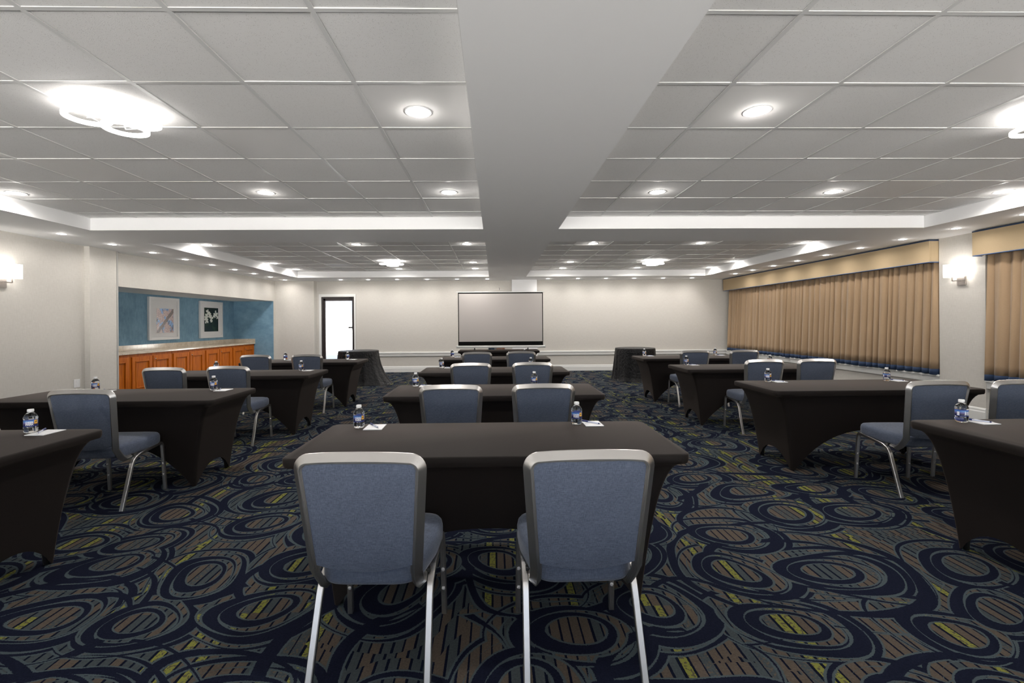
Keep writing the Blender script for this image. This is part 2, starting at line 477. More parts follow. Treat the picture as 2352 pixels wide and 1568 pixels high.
# far wall: pier at left, door opening, main wall, boxed column
YP = 13.02
DX0, DX1, DZ = -4.77, -3.87, 2.10
bm = bmesh.new()
wallquad(bm, (-6.1, YP), (-4.93, YP), 0, ZS+.02)
wallquad(bm, (-4.93, YP), (-4.90, YF), 0, ZS+.02)
wallquad(bm, (-4.90, YF), (DX0, YF), 0, ZS+.02)
wallquad(bm, (DX0, YF), (DX1, YF), DZ, ZS+.02)
wallquad(bm, (DX1, YF), (6.95, YF), 0, ZS+.02)
tag(link('wall_far', bm, M_WALL), kind='structure')
bm = bmesh.new()        # reveal of the door opening through the thick outer wall
quad(bm, [(DX0,YF,0), (DX0,YF+.3,0), (DX0,YF+.3,DZ), (DX0,YF,DZ)]); quad(bm, [(DX1,YF+.3,0), (DX1,YF,0), (DX1,YF,DZ), (DX1,YF+.3,DZ)])
quad(bm, [(DX0,YF,DZ), (DX0,YF+.3,DZ), (DX1,YF+.3,DZ), (DX1,YF,DZ)])
tag(link('trim_2', bm, M_BRONZE), kind='structure')
bm = bmesh.new(); box(bm, .50, 1.19, YF-.22, YF, 0, ZS)
tag(link('wall_column', bm, M_COLUMN), kind='structure')

# right wall: piers between two window bays, low wall and sill
bm = bmesh.new()
XP = 6.52; YW0, YW1 = 6.78, 13.0; YV1 = 6.13; YV0 = .4
wallquad(bm, (6.72, YF), (6.72, YW0), .5, ZS+.02)
wallquad(bm, (XR, YF), (XR, YW0), 0, .53)
wallquad(bm, (XR, YW0), (XR, YW0-.001), 0, .5)
wallquad(bm, (6.72, YW0), (XP, YW0), 0, ZS+.02)
wallquad(bm, (XP, YW0), (XP, YV1), 0, ZS+.02)
wallquad(bm, (XP, YV1), (6.72, YV1), 0, ZS+.02)
wallquad(bm, (6.72, YV1), (6.72, YV0), .5, ZS+.02)
wallquad(bm, (XR, YV1), (XR, YV0), 0, .53)
wallquad(bm, (6.72, YV0), (XP, YV0), 0, ZS+.02)
wallquad(bm, (XP, YV0), (XP, YB), 0, ZS+.02)
tag(link('wall_right', bm, M_WALL), kind='structure')
for i, (a, b) in enumerate(((YW0, YF), (YV0, YV1))):
    bm = bmesh.new(); box(bm, 6.50, 6.72, a, b, .515, .545, .006); box(bm, 6.52, 6.59, a, b, .43, .515, .004)
    tag(link('trim_%d' % (3+i), bm, M_TRIM), kind='structure')
bm = bmesh.new()        # back wall behind the viewer, with unseen windows added to brighten the room
wallquad(bm, (6.8, YB), (-6.5, YB), 0, .45); wallquad(bm, (6.8, YB), (-6.5, YB), 2.35, ZS+.02)
for a, b in ((6.8, 5.6), (1.9, 1.2), (-1.2, -1.9), (-5.4, -6.5)): wallquad(bm, (a, YB), (b, YB), .45, 2.35)
tag(link('wall_back', bm, M_WALL), kind='structure')
for i, (a, b) in enumerate(((1.9, 5.6), (-1.2, 1.2), (-5.4, -1.9))):
    w = tag(empty('window_%d' % (i+1), ((a+b)/2, YB-.04, .45)), kind='structure'); h = (b-a)/2
    bm = bmesh.new()
    for q in ((-h, -h+.05, 0, 1.9), (h-.05, h, 0, 1.9), (-h+.05, h-.05, 0, .05), (-h+.05, h-.05, 1.85, 1.9), (-.02, .02, .05, 1.85)): box(bm, q[0], q[1], -.03, .03, q[2], q[3])
    link('window_frame', bm, M_TRIM, w)
    bm = bmesh.new(); box(bm, -h+.05, h-.05, -.004, .004, .05, 1.85); link('pane', bm, M_GLASS, w)

# baseboards and the chair rail
def base_prof(): return [(0, 0), (.018, 0), (.018, .11), (.012, .125), (.012, .145), (.006, .16), (0, .165)]
def board(name, a, b, nrm, prof):
    bm = bmesh.new(); N = Vector((nrm[0], nrm[1], 0)).normalized()
    A = [bm.verts.new(Vector((a[0], a[1], z))+N*d) for d, z in prof]; B = [bm.verts.new(Vector((b[0], b[1], z))+N*d) for d, z in prof]
    m = len(prof)
    for i in range(m): bm.faces.new((A[i], A[(i+1) % m], B[(i+1) % m], B[i]))
    bm.faces.new(A); bm.faces.new(list(reversed(B)))
    bmesh.ops.recalc_face_normals(bm, faces=bm.faces)
    return tag(link(name, bm, M_TRIM), kind='structure')
board('baseboard_far', (DX1+.06, YF), (.50, YF), (0, -1), base_prof())
board('baseboard_far_right', (1.19, YF), (XR, YF), (0, -1), base_prof())
board('baseboard_left', (XL, YB), (XL, 7.12), (1, 0), base_prof())
board('baseboard_right', (XR, YF), (XR, YW0), (-1, 0), base_prof())
board('baseboard_pier', (XP, YW0), (XP, YV1), (-1, 0), base_prof())
board('baseboard_right_near', (XR, YV1), (XR, YV0), (-1, 0), base_prof())
rail = [(0, .435), (.02, .435), (.03, .45), (.03, .505), (.045, .52), (.045, .55), (.02, .56), (0, .56)]
board('trim_5', (DX1+.06, YF), (.50, YF), (0, -1), rail)
board('trim_6', (1.19, YF), (6.72, YF), (0, -1), rail)

# glazed door
door = tag(empty('door_1', ((DX0+DX1)/2, YF+.06, 0)), kind='structure')
hw = (DX1-DX0)/2
bm = bmesh.new(); w = .045
box(bm, -hw, -hw+w, -.05, .05, 0, DZ); box(bm, hw-w, hw, -.05, .05, 0, DZ); box(bm, -hw+w, hw-w, -.05, .05, DZ-w, DZ)
box(bm, -hw+w, -hw+w+.05, -.02, .03, 0, DZ-w, .003); box(bm, hw-w-.03, hw-w, -.02, .03, 0, DZ-w, .003)
box(bm, -hw+w, hw-w, -.02, .03, DZ-w-.065, DZ-w, .003); box(bm, -hw+w, hw-w, -.02, .03, .01, .2, .003)
link('door_frame', bm, M_BRONZE, door)
bm = bmesh.new(); box(bm, -hw+.09, hw-.07, 0, .008, .19, DZ-.105)
link('pane', bm, M_GLASS, door)
bm = bmesh.new(); box(bm, hw-.17, hw-.05, -.06, -.02, 1.225, 1.27, .006); box(bm, hw-.075, hw-.05, -.03, 0, 1.20, 1.30, .004)
link('handle', bm, M_DARK, door)
bm = bmesh.new()
box(bm, -hw-.065, -hw, -.085, -.04, 0, DZ+.075, .004); box(bm, hw, hw+.045, -.085, -.04, 0, DZ+.075, .004); box(bm, -hw, hw, -.085, -.04, DZ, DZ+.075, .004)
link('casing', bm, M_TRIM, door)
bm = bmesh.new(); box(bm, hw-.14, hw-.06, -.05, -.03, DZ-.04, DZ-.015, .004)
link('door_closer', bm, M_DARK, door)
# ground outside the door
bm = bmesh.new(); box(bm, -9, 2, YF+.6, YF+8, -.12, -.02)
tag(link('ground_outside', bm, plain('pale_paving', c4(.55, .55, .53), .9)), kind='structure')

# ---------------------------------------------------------------- downlights
def downlight_proto(name, r, z):
    root = empty(name, (0, 0, 0))
    bm = bmesh.new()
    lathe(bm, [(r, 0), (r+.012, -.004), (r+.016, -.001), (r+.016, .004)], 28, cap0=False, cap1=False)
    lathe(bm, [(r, 0), (r, .006)], 28, cap0=False, cap1=False)
    link('trim_ring', bm, M_CAP, root, smooth=True)
    bm = bmesh.new(); lathe(bm, [(.001, -.006), (r*.7, -.0055), (r, -.003), (r, .003)], 28, cap0=True, cap1=False)
    for f in bm.faces: f.normal_flip()
    link('lens', bm, M_LENS, root, smooth=True)
    return root
ORD = ['first', 'second', 'third', 'fourth', 'fifth', 'sixth', 'seventh', 'eighth', 'ninth', 'tenth', 'eleventh', 'twelfth', 'thirteenth']
def lamp(parent, r, power, dz=-.03):
    d = bpy.data.lights.get('downlight_beam_%.3f' % r)
    if not d:
        d = bpy.data.lights.new('downlight_beam_%.3f' % r, 'AREA'); d.shape = 'DISK'; d.size = 2*r*.9; d.energy = power; d.color = LCOL; d.spread = radians(165)
    o = bpy.data.objects.new('light', d); COL.objects.link(o); o.parent = parent; o.location = (0, 0, -.012)
    power *= .13
    d = bpy.data.lights.get('downlight_%.3f' % r)
    if not d:
        d = bpy.data.lights.new('downlight_%.3f' % r, 'POINT'); d.shadow_soft_size = .02; d.energy = power; d.color = LCOL
    o = bpy.data.objects.new('light', d); COL.objects.link(o); o.parent = parent; o.location = (0, 0, dz); return o
def place_lights(proto, first, items, power, r, group):
    for x, y, z, lab in items:
        o = proto if first[0] else copy_tree(proto)
        if first[0]: lamp(proto, r, power); first[0] = False
        o.location = (x, y, z); tag(o, lab, 'downlight', group)
big = downlight_proto('recessed_downlight', .072, ZC); F1 = [True]
colname = ['leftmost column', 'second column from the left', 'column left of the beam', 'column right of the beam', 'second column from the right', 'rightmost column']
cx = [-4.8, -2.31, -.45, 1.70, 3.54, 5.35]
items = [(-.47, 3.0, ZC+.003, 'large round downlight nearest the viewer, left of the central beam'), (1.69, 2.98, ZC+.003, 'large round downlight nearest the viewer, right of the central beam')]
for rn, y, skip in (('just before the cross beam', 4.84, ()), ('just past the cross beam', 7.98, ()),
                    ('midway along the far ceiling bay', 10.4, (1, 4)), ('at the far edge of the far bay', 11.57, ())):
    for i, x in enumerate(cx):
        if i in skip: continue
        items.append((x, y, ZC+.003, 'round downlight %s, %s' % (rn, colname[i])))
place_lights(big, F1, items, P_CEIL, .072, 'downlights in the tiled ceiling bays')
small = downlight_proto('recessed_downlight', .046, ZS); F2 = [True]
items = []
for i in range(9):
    k = 8-i
    items.append((-5.55, 6.17+.81*i, ZS, 'small downlight in the strip over the left wall, %s from the far corner' % ORD[k]))
for i in range(9):
    k = 8-i
    items.append((6.0, 5.20+.80*i, ZS, 'small downlight in the strip over the curtains, %s from the far corner' % ORD[k]))
for i, x in enumerate([-4.08, -3.35, -2.58, -1.78, -.98, -.17]):
    items.append((x, 12.66, ZS, 'small round downlight over the far wall, %s one left of the white column' % ORD[5-i]))
for i, x in enumerate([1.46, 2.27, 3.03, 3.80, 4.58, 5.37]):
    items.append((x, 12.66, ZS, 'small round downlight over the far wall, %s one right of the white column' % ORD[i]))
place_lights(small, F2, items, P_SOFF, .046, 'downlights in the lowered ceiling border')

# ring lights
def ring_proto():
    root = empty('ring_ceiling_light')
    bm = bmesh.new(); lathe(bm, [(.0, -.03), (.075, -.03), (.085, -.022), (.085, 0)], 28, cap0=False, cap1=True)
    link('canopy', bm, M_CAP, root, smooth=True, sharp=40)
    for (x, y, z, r) in ((-.155, -.03, -.075, .125), (.15, .06, -.075, .115), (.03, -.07, -.045, .165), (.0, .12, -.095, .13)):
        bm = bmesh.new()
        path = [(x+r*cos(2*pi*i/36), y+r*sin(2*pi*i/36), z) for i in range(36)]
        sweep(bm, path, [(-.016, -.011), (.016, -.011), (.016, .011), (-.016, .011)], (0, 0, 1), closed=True)
        ro = link('ring', bm, M_RING, root, smooth=True, sharp=40)
        bm = bmesh.new(); sweep(bm, [(x*.6, y*.6, -.02), (x, y+ .0, z-.004), (x+r*.95, y, z)], circ(.004, 6), (0, 1, .1))
        link('arm', bm, M_CAP, ro)
    return root
rl = ring_proto()
for i, (x, y, lab) in enumerate(((-2.34, 2.95, 'white light of overlapping glowing rings on the near left ceiling'),
                                 (3.60, 2.95, 'glowing ring light cut by the right edge of the photo'),
                                 (-2.17, 10.1, 'glowing ring light on the far left ceiling bay'),
                                 (3.49, 10.2, 'glowing ring light on the far right ceiling bay'))):
    o = rl if i == 0 else copy_tree(rl)
    o.location = (x, y, ZC+.003); o.scale = (.86, .86, .9); tag(o, lab, 'ceiling light', 'ring ceiling lights')

# wall sconces
def sconce(x, y, z, side):
    root = empty('wall_sconce', (x, y, z), 0)      # z = bottom of the shade; side = +1 faces +X
    s = side; L = .16; D = .115; Hh = .18
    bm = bmesh.new(); t = .004
    x0, x1 = sorted((s*.004, s*D))
    for a in ((x0, x1, -L, -L+t), (x0, x1, L-t, L), ((s*D-t, s*D) if s > 0 else (s*D, s*D+t)) + (-L, L)): box(bm, *a, 0, Hh)
    sh = link('lamp_shade', bm, M_SHADE, root)
    bm = bmesh.new()
    for q in (0, Hh):
        for a in ((x0, x1, -L-.001, -L+.003), (x0, x1, L-.003, L+.001)): box(bm, *a, q-.002, q+.002)
    for yy in (-L, L): box(bm, s*D-.002, s*D+.002, yy-.002, yy+.002, 0, Hh)
    link('shade_edge', bm, M_CASE, sh)
    bm = bmesh.new(); box(bm, *sorted((0, s*.018)), -.06, .06, -.12, .02, .003)
    link('back_plate', bm, M_NICK, root)
    bm = bmesh.new(); xx = s*.07
    sweep(bm, fillet([(xx, -.11, .03), (xx, -.11, -.055), (xx, .07, -.055), (xx, .07, .03)], .004, 2), [(-.006, -.006), (.006, -.006), (.006, .006), (-.006, .006)], (s, 0, 0))
    box(bm, *sorted((s*.01, s*.07)), -.006, .006, -.061, -.049)
    link('bracket', bm, M_NICK, root)
    d = bpy.data.lights.new('sconce_bulb', 'POINT'); d.energy = 1.3; d.color = LCOL; d.shadow_soft_size = .02
    o = bpy.data.objects.new('light', d); COL.objects.link(o); o.parent = root; o.location = (s*.06, 0, .1)
    return root
tag(sconce(XL, 5.93, 1.945, 1), 'box-shaped lit sconce on the plain left wall, cut by the photo edge', 'wall lamp', 'wall sconces')
tag(sconce(XP, 6.44, 1.945, -1), 'box-shaped lit sconce on the wall between the two curtains', 'wall lamp', 'wall sconces')

# outlet
bm = bmesh.new(); box(bm, 0, .008, -.05, .05, -.06, .06, .003)
o = tag(link('wall_outlet', bm, M_PLATE), 'white wall outlet plate low on the left wall beside the pilaster', 'outlet'); o.location = (XL, 6.98, .51)
bm = bmesh.new()
for zz in (-.028, .028): box(bm, .007, .010, -.018, .018, zz-.015, zz+.015, .002)
link('socket', bm, M_CAP, o)

# ---------------------------------------------------------------- valances and curtains
def valance(y0, y1, lab):
    root = tag(empty('valance', (0, 0, 0)), lab, 'valance')
    bm = bmesh.new()
    box(bm, 6.385, 6.41, y0, y1, 2.195, 2.505, .0015)
    for y in (y0, y1-.025): box(bm, 6.411, 6.55, y, y+.025, 2.195, 2.505)
    box(bm, 6.411, 6.55, y0+.025, y1-.025, 2.485, 2.505)
    link('board', bm, M_VAL, root)
    for z, m, nm, r in ((2.512, M_NAVY, 'top_border', .009), (2.193, M_NAVYP, 'piping', .006)):
        bm = bmesh.new(); sweep(bm, fillet([(6.55, y0, z), (6.388, y0, z), (6.388, y1, z), (6.55, y1, z)], .01, 2), circ(r, 8), (0, 0, 1))
        link(nm, bm, m, root)
    return root
valance(6.79, 13.0, 'long tan boxed valance over the wide curtain on the right')
valance(YV0, 6.17, 'tan boxed valance over the near curtain at the right edge')

def curtain(y0, y1, lab, seed):
    rnd = random.Random(seed)
    root = tag(empty('curtain', (0, 0, 0)), lab, 'curtain')
    edges = [y0]
    while edges[-1] < y1: edges.append(edges[-1] + rnd.uniform(.085, .20))
    amp = [rnd.uniform(.030, .058) for _ in edges]; sk = [rnd.uniform(-.22, .22) for _ in edges]; dr = [rnd.uniform(-.02, .02) for _ in edges]
    n = int((y1-y0)/.011); ys = [y0+(y1-y0)*i/n for i in range(n+1)]
    zs = [2.20, 2.1, 1.8, 1.4, 1.0, .75, .625]; zh = [.625, .59, .55]
    def fx(y, z):
        t = (2.2-z)/1.65
        k = 0
        yy = y
        while k < len(edges)-2 and edges[k+1] <= yy: k += 1
        f = (yy-edges[k])/(edges[k+1]-edges[k]); f = f + sk[k]*f*(1-f)
        tight = sin(2*pi*f*2+k)*.006*(1-t)
        return 6.535 - (amp[k]*(.45+.55*t))*(sin(pi*f)**.8)*2 + tight + .02*(1-t)
    def strip(zlist, mat, nm, off=0):
        bm = bmesh.new(); rows = []
        for z in zlist:
            t = (2.2-z)/1.65
            rows.append([bm.verts.new((fx(y, z)-off, y + .012*t*sin(y*5+seed), z + (.006*sin(y*9)+.004*sin(y*31) if z < .57 else 0))) for y in ys])
        for a, b in zip(rows, rows[1:]):
            for i in range(n): bm.faces.new((a[i], b[i], b[i+1], a[i+1]))
        o = link(nm, bm, mat, root, smooth=True)
        md = o.modifiers.new('thick', 'SOLIDIFY'); md.thickness = .004; md.offset = 1
        return o
    strip(zs, M_CURT, 'drape'); strip(zh, M_NAVY, 'hem_band')
    return root
curtain(6.80, 12.93, 'wide tan pleated curtain with navy hem on the right wall', 3)
curtain(YV0+.05, 6.09, 'tan pleated curtain with navy hem at the right edge', 5)

# ---------------------------------------------------------------- niche: cabinets, countertop, pictures
CX = -6.50      # cabinet front plane
CT = .83
def cabinet(y0, y1, lab, open_knob=True):
    root = tag(empty('base_cabinet', ((CX+XN)/2, (y0+y1)/2, 0)), lab, 'cabinet', 'cherry base cabinets in the niche')
    ox, oy = root.location.x, root.location.y
    bm = bmesh.new(); box(bm, XN+.01-ox, CX-ox, y0+.001-oy, y1-.001-oy, .09, CT-.001, .002); box(bm, XN+.01-ox, CX-.06-ox, y0+.001-oy, y1-.001-oy, .0, .09)
    link('body', bm, M_WOOD, root)
    mid = (y0+y1)/2; g = .035
    for k, (a, b) in enumerate(((y0+g, mid-.012), (mid+.012, y1-g))):
        bm = bmesh.new(); z0, z1 = .13, .775; x = CX-ox; s = .075
        a2, b2 = a-oy, b-oy
        # stiles and rails, recessed panel, raised moulding
        box(bm, x, x+.020, a2, a2+s, z0, z1, .003); box(bm, x, x+.020, b2-s, b2, z0, z1, .003)
        box(bm, x, x+.020, a2+s, b2-s, z0, z0+s, .003); box(bm, x, x+.020, a2+s, b2-s, z1-s, z1, .003)
        box(bm, x, x+.008, a2+s, b2-s, z0+s, z1-s)
        m = .018
        for q in ((a2+s, a2+s+m, z0+s, z1-s), (b2-s-m, b2-s, z0+s, z1-s)): box(bm, x+.006, x+.028, q[0], q[1], q[2], q[3], .006, 3)
        for q in ((a2+s+m, b2-s-m, z0+s, z0+s+m), (a2+s+m, b2-s-m, z1-s-m, z1-s)): box(bm, x+.006, x+.028, q[0], q[1], q[2], q[3], .006, 3)
        d = link('door', bm, M_WOOD, root)
        if k == 1:
            bm = bmesh.new(); bmesh.ops.create_uvsphere(bm, u_segments=12, v_segments=8, radius=.013)
            for v in bm.verts: v.co += Vector((x+.038, a2+.03, z1-.065))
            box(bm, x+.018, x+.03, a2+.026, a2+.034, z1-.069, z1-.061)
            link('knob', bm, M_KNOB, d, smooth=True)
names = ['partly hidden by the niche edge, leftmost', 'second from the left, below the blossom picture', 'middle one of the row', 'fourth from the left, below the white flower picture', 'at the far end of the row']
for i in range(5):
    a = 7.71 + i*1.0375
    a = [7.705, 8.535, 9.63, 10.71, 11.815][i]; b = [8.535, 9.63, 10.71, 11.815, 12.895][i]
    cabinet(a, b, 'cherry base cabinet with two panelled doors, '+names[i])
ctop = tag(empty('countertop', (XN, 10.3, CT)), 'beige marble countertop on the row of cherry cabinets', 'countertop')
def rel(bm, o):
    for v in bm.verts: v.co -= o.location
bm = bmesh.new(); box(bm, XN+.001, CX+.035, NY0+.005, NY1-.002, CT, CT+.03, .003); rel(bm, ctop); link('slab', bm, M_MARB, ctop)
bm = bmesh.new(); box(bm, XN+.001, XN+.022, NY0+.005, NY1-.002, CT+.03, CT+.135, .002); box(bm, XN+.022, CX+.033, NY1-.022, NY1-.002, CT+.03, CT+.135, .002)
rel(bm, ctop); link('backsplash', bm, M_MARB, ctop)

def art_blossom():
    g = G('blossom_photograph'); o = g.obj()
    sky = g.mix(g.noise(o, 3, 2), c4(.10, .26, .62), c4(.35, .55, .85))
    tw = g.math('GREATER_THAN', g.noise(g.mapping(o, (1, 9, 4), rot=(.9, 0, 0)), 2.2, 4, .7), .55)
    c = g.mix(tw, sky, c4(.035, .030, .040))
    bl = g.math('GREATER_THAN', g.noise(o, 6.5, 4, .65), .465)
    d = g.vor(o, 42, 1, dim='3D')
    pet = g.mix(g.math('MULTIPLY', d, 2.0, clamp=True), c4(.88, .74, .69), c4(.42, .28, .26))
    c = g.mix(bl, c, pet)
    sx = g.n('ShaderNodeSeparateXYZ'); g.l(o, sx.inputs[0])
    band = g.math('ABSOLUTE', g.math('SUBTRACT', g.math('SUBTRACT', sx.outputs[2], g.math('MULTIPLY', sx.outputs[1], .95)), g.math('ADD', -.12, g.math('MULTIPLY', g.noise(o, 9, 3), .06))))
    c = g.mix(g.math('LESS_THAN', band, .05), c, g.mix(g.noise(o, 30, 3), c4(.02, .012, .01), c4(.22, .13, .10)))
    g.set(col=c, rough=.25); return g.m
def art_white():
    g = G('white_flower_photograph'); o = g.obj()
    c = g.mix(g.math('GREATER_THAN', g.noise(o, 11, 3), .56), c4(.006, .010, .005), c4(.02, .06, .01))
    g.set(col=c, rough=.25); return g.m
def picture(y0, y1, z0, z1, ay0, ay1, az0, az1, mat, lab, extra=None):
    x = XN+.001; root = tag(empty('framed_picture', (x, (y0+y1)/2, (z0+z1)/2)), lab, 'picture')
    oy, oz = root.location.y, root.location.z; f = .055
    bm = bmesh.new()
    for a in ((y0, y0+f, z0, z1), (y1-f, y1, z0, z1), (y0+f, y1-f, z0, z0+f), (y0+f, y1-f, z1-f, z1)):
        box(bm, 0, .045, a[0]-oy, a[1]-oy, a[2]-oz, a[3]-oz, .002)
    link('frame', bm, M_WFRAME, root)
    bm = bmesh.new(); box(bm, 0, .026, y0+f-oy, y1-f-oy, z0+f-oz, z1-f-oz); link('mat_board', bm, M_MAT, root)
    bm = bmesh.new(); box(bm, .0262, .028, ay0-oy, ay1-oy, az0-oz, az1-oz); a = link('print', bm, mat, root)
    if extra: extra(a, (ay0-oy, ay1-oy, az0-oz, az1-oz))
    return root
def petals(par, r):
    rnd = random.Random(4); bm = bmesh.new()
    for (u, v, s) in ((.24, .80, .14), (.36, .72, .12), (.12, .60, .13), (.14, .48, .14), (.48, .55, .15), (.80, .74, .16), (.70, .66, .10), (.92, .62, .08), (.50, .46, .08)):
        cy = r[0]+(r[1]-r[0])*u; cz = r[2]+(r[3]-r[2])*v; s *= .68
        for k in range(5):
            a = 2*pi*k/5+rnd.uniform(0, .6); L = s*rnd.uniform(.8, 1.1)
            pts = [(.0285, cy, cz)]
            for q, w in ((.35, -.3), (.8, -.36), (1, 0), (.8, .36), (.35, .3)):
                pts.append((.0285+.0002*k, cy+L*(q*cos(a)-w*sin(a)*.8), cz+L*(q*sin(a)+w*cos(a)*.8)))
            pts = [(p[0], min(max(p[1], r[0]), r[1]), min(max(p[2], r[2]), r[3])) for p in pts]
            try: bm.faces.new([bm.verts.new(p) for p in pts])
            except Exception: pass
    link('white_petals', bm, plain('photo_white_petals', c4(.80, .82, .76), .4), par)
picture(9.71, 10.63, 1.04, 1.935, 9.94, 10.455, 1.19, 1.70, art_blossom(), 'white framed photo of pink blossom branches on the blue niche wall')
picture(11.38, 12.31, 1.03, 1.925, 11.555, 12.13, 1.185, 1.77, art_white(), 'white framed photo of white flowers on dark green, blue niche wall', petals)

# ---------------------------------------------------------------- covered tables
TZ = .735
def cover_mesh(a=.925, b=.375, ia=.20, ib=.11, rc=.045):
    bm = bmesh.new()
    def outline(A, B, r, nl=22, ns=12, nc=6):
        pts = []; tagp = []
        cs = [(A-r, -B+r, -pi/2), (A-r, B-r, 0), (-A+r, B-r, pi/2), (-A+r, -B+r, pi)]
        for k in range(4):
            c0 = cs[k]
            for i in range(nc): 
                t = c0[2] + (pi/2)*(i+.5)/nc
                pts.append((c0[0]+r*cos(t), c0[1]+r*sin(t))); tagp.append(0)
            c1 = cs[(k+1) % 4]; n = ns if k % 2 == 0 else nl
            p = (c0[0]+r*cos(c0[2]+pi/2), c0[1]+r*sin(c0[2]+pi/2)); q = (c1[0]+r*cos(c1[2]), c1[1]+r*sin(c1[2]))
            for i in range(n+1):
                t = i/n; pts.append((p[0]*(1-t)+q[0]*t, p[1]*(1-t)+q[1]*t)); u = 2*t-1
                tagp.append(.16*(1-abs(u)**2.2) if k % 2 == 0 else .37*(1-abs(u)**2.4))
        return pts, tagp
    top, hem = outline(a, b, rc); bot, _ = outline(a-ia, b-ib, .02)
    N = len(top); rings = []
    for (dz, sh) in ((0, .010), (-.0025, .0035), (-.007, 0), (-.030, .0), (-.046, .004)):
        rings.append([bm.verts.new((x*(1-sh/a), y*(1-sh/b), TZ+dz)) for x, y in top])
    Z1 = TZ-.046; nv = 16
    for j in range(1, nv+1):
        t = (j/nv)**1.6; ring = []
        for i in range(N):
            z = Z1 + (hem[i]+.002-Z1)*t; q = (Z1-z)/Z1; w = q**.38 if q > 0 else 0
            k = .004/a
            ring.append(bm.verts.new((top[i][0]*(1-w)+bot[i][0]*w - top[i][0]*k*(1-w), top[i][1]*(1-w)+bot[i][1]*w, z)))
        rings.append(ring)
    for A, B in zip(rings, rings[1:]):
        for i in range(N): bm.faces.new((A[i], B[i], B[(i+1) % N], A[(i+1) % N]))
    bm.faces.new(rings[0])
    bmesh.ops.recalc_face_normals(bm, faces=bm.faces)
    return bm
def table_proto(a=.925):
    root = empty('training_table')
    o = link('stretch_cover', cover_mesh(a), M_SPAN, root, smooth=True, sharp=50)
    bm = bmesh.new(); box(bm, -a+.02, a-.02, -.35, .35, TZ-.040, TZ-.012, .004); link('tabletop', bm, M_TABLE, root)
    for sx in (-1, 1):
        for sy in (-1, 1):
            bm = bmesh.new(); sweep(bm, [(sx*(a-.26), sy*.2, TZ-.04), (sx*(a-.225), sy*.24, .003)], circ(.014, 8), (0, 1, 0)); link('leg', bm, M_DARK, root, smooth=True)
    return root
tp = table_proto(); used = [False]
ROWN = ['nearest', 'second-row', 'third-row', 'fourth-row']
tables = [('centre', 0, -.035, 2.53), ('centre', 1, 0, 4.34), ('centre', 2, .0, 6.20), ('centre', 3, .01, 8.29),
          ('left', 0, -3.25, 2.47), ('left', 1, -3.24, 4.24), ('left', 2, -3.18, 6.06), ('left', 3, -3.15, 7.97),
          ('right', 0, 3.47, 2.47), ('right', 1, 3.40, 4.44), ('right', 2, 3.42, 6.33), ('right', 3, 3.43, 8.15)]
for colm, r, x, y in tables:
    o = tp if not used[0] else copy_tree(tp); used[0] = True
    o.location = (x, y, 0)
    if colm == 'centre' and r == 0: o.scale = (1.02, 1, 1)
    tag(o, '%s %s table under a black stretch cover' % (ROWN[r], colm), 'table', 'training tables in black stretch covers')
o = copy_tree(tp); o.location = (.105, 10.65, 0); o.scale = (.97, .9, 1)
tag(o, 'head table under a black stretch cover below the projection screen', 'table', 'training tables in black stretch covers')

# round tables with floor-length cloths
def round_table(x, y, r, train, lab, seed):
    rnd = random.Random(seed)
    root = tag(empty('round_table', (x, y, 0)), lab, 'table')
    bm = bmesh.new(); n = 120; rings = []
    ph = [rnd.uniform(0, 6.28) for _ in range(4)]
    zt = .745
    for j, (k, z) in enumerate(((.96, zt), (1.0, zt-.004), (1.012, zt-.018), (1.02, zt-.06), (1.035, .58), (1.06, .42), (1.09, .25), (1.13, .10), (1.17, .02), (1.2, .006))):
        ring = []
        t = max(0, (zt-.018-z)/(zt-.018))
        for i in range(n):
            a = 2*pi*i/n
            fold = (.35*sin(11*a+ph[0]) + .3*sin(17*a+ph[1]+t) + .2*sin(7*a+ph[2]) + .2*sin(29*a+ph[3]))*.055*t
            ex = train*(max(0, cos(a-radians(-18)))**6)*t**2.2
            rr_ = r*k*(1) + fold + ex
            ring.append(bm.verts.new((rr_*cos(a), rr_*sin(a), z)))
        rings.append(ring)
    for A, B in zip(rings, rings[1:]):
        for i in range(n): bm.faces.new((A[i], B[i], B[(i+1) % n], A[(i+1) % n]))
    bm.faces.new(rings[0]); bmesh.ops.recalc_face_normals(bm, faces=bm.faces)
    link('tablecloth', bm, M_TAFF, root, smooth=True, sharp=60)
    bm = bmesh.new(); lathe(bm, [(r*.96, .70), (r*.96, .735)], 40); link('tabletop', bm, M_TABLE, root)
    bm = bmesh.new(); lathe(bm, [(.24, .01), (.24, .03), (.04, .05), (.04, .70)], 20); link('pedestal', bm, M_DARK, root)
round_table(-3.08, 10.78, .44, .30, 'round table with black cloth trailing on the floor, before the glass door', 2)
round_table(3.30, 10.98, .45, .0, 'round table with rumpled black cloth right of the projection screen', 9)

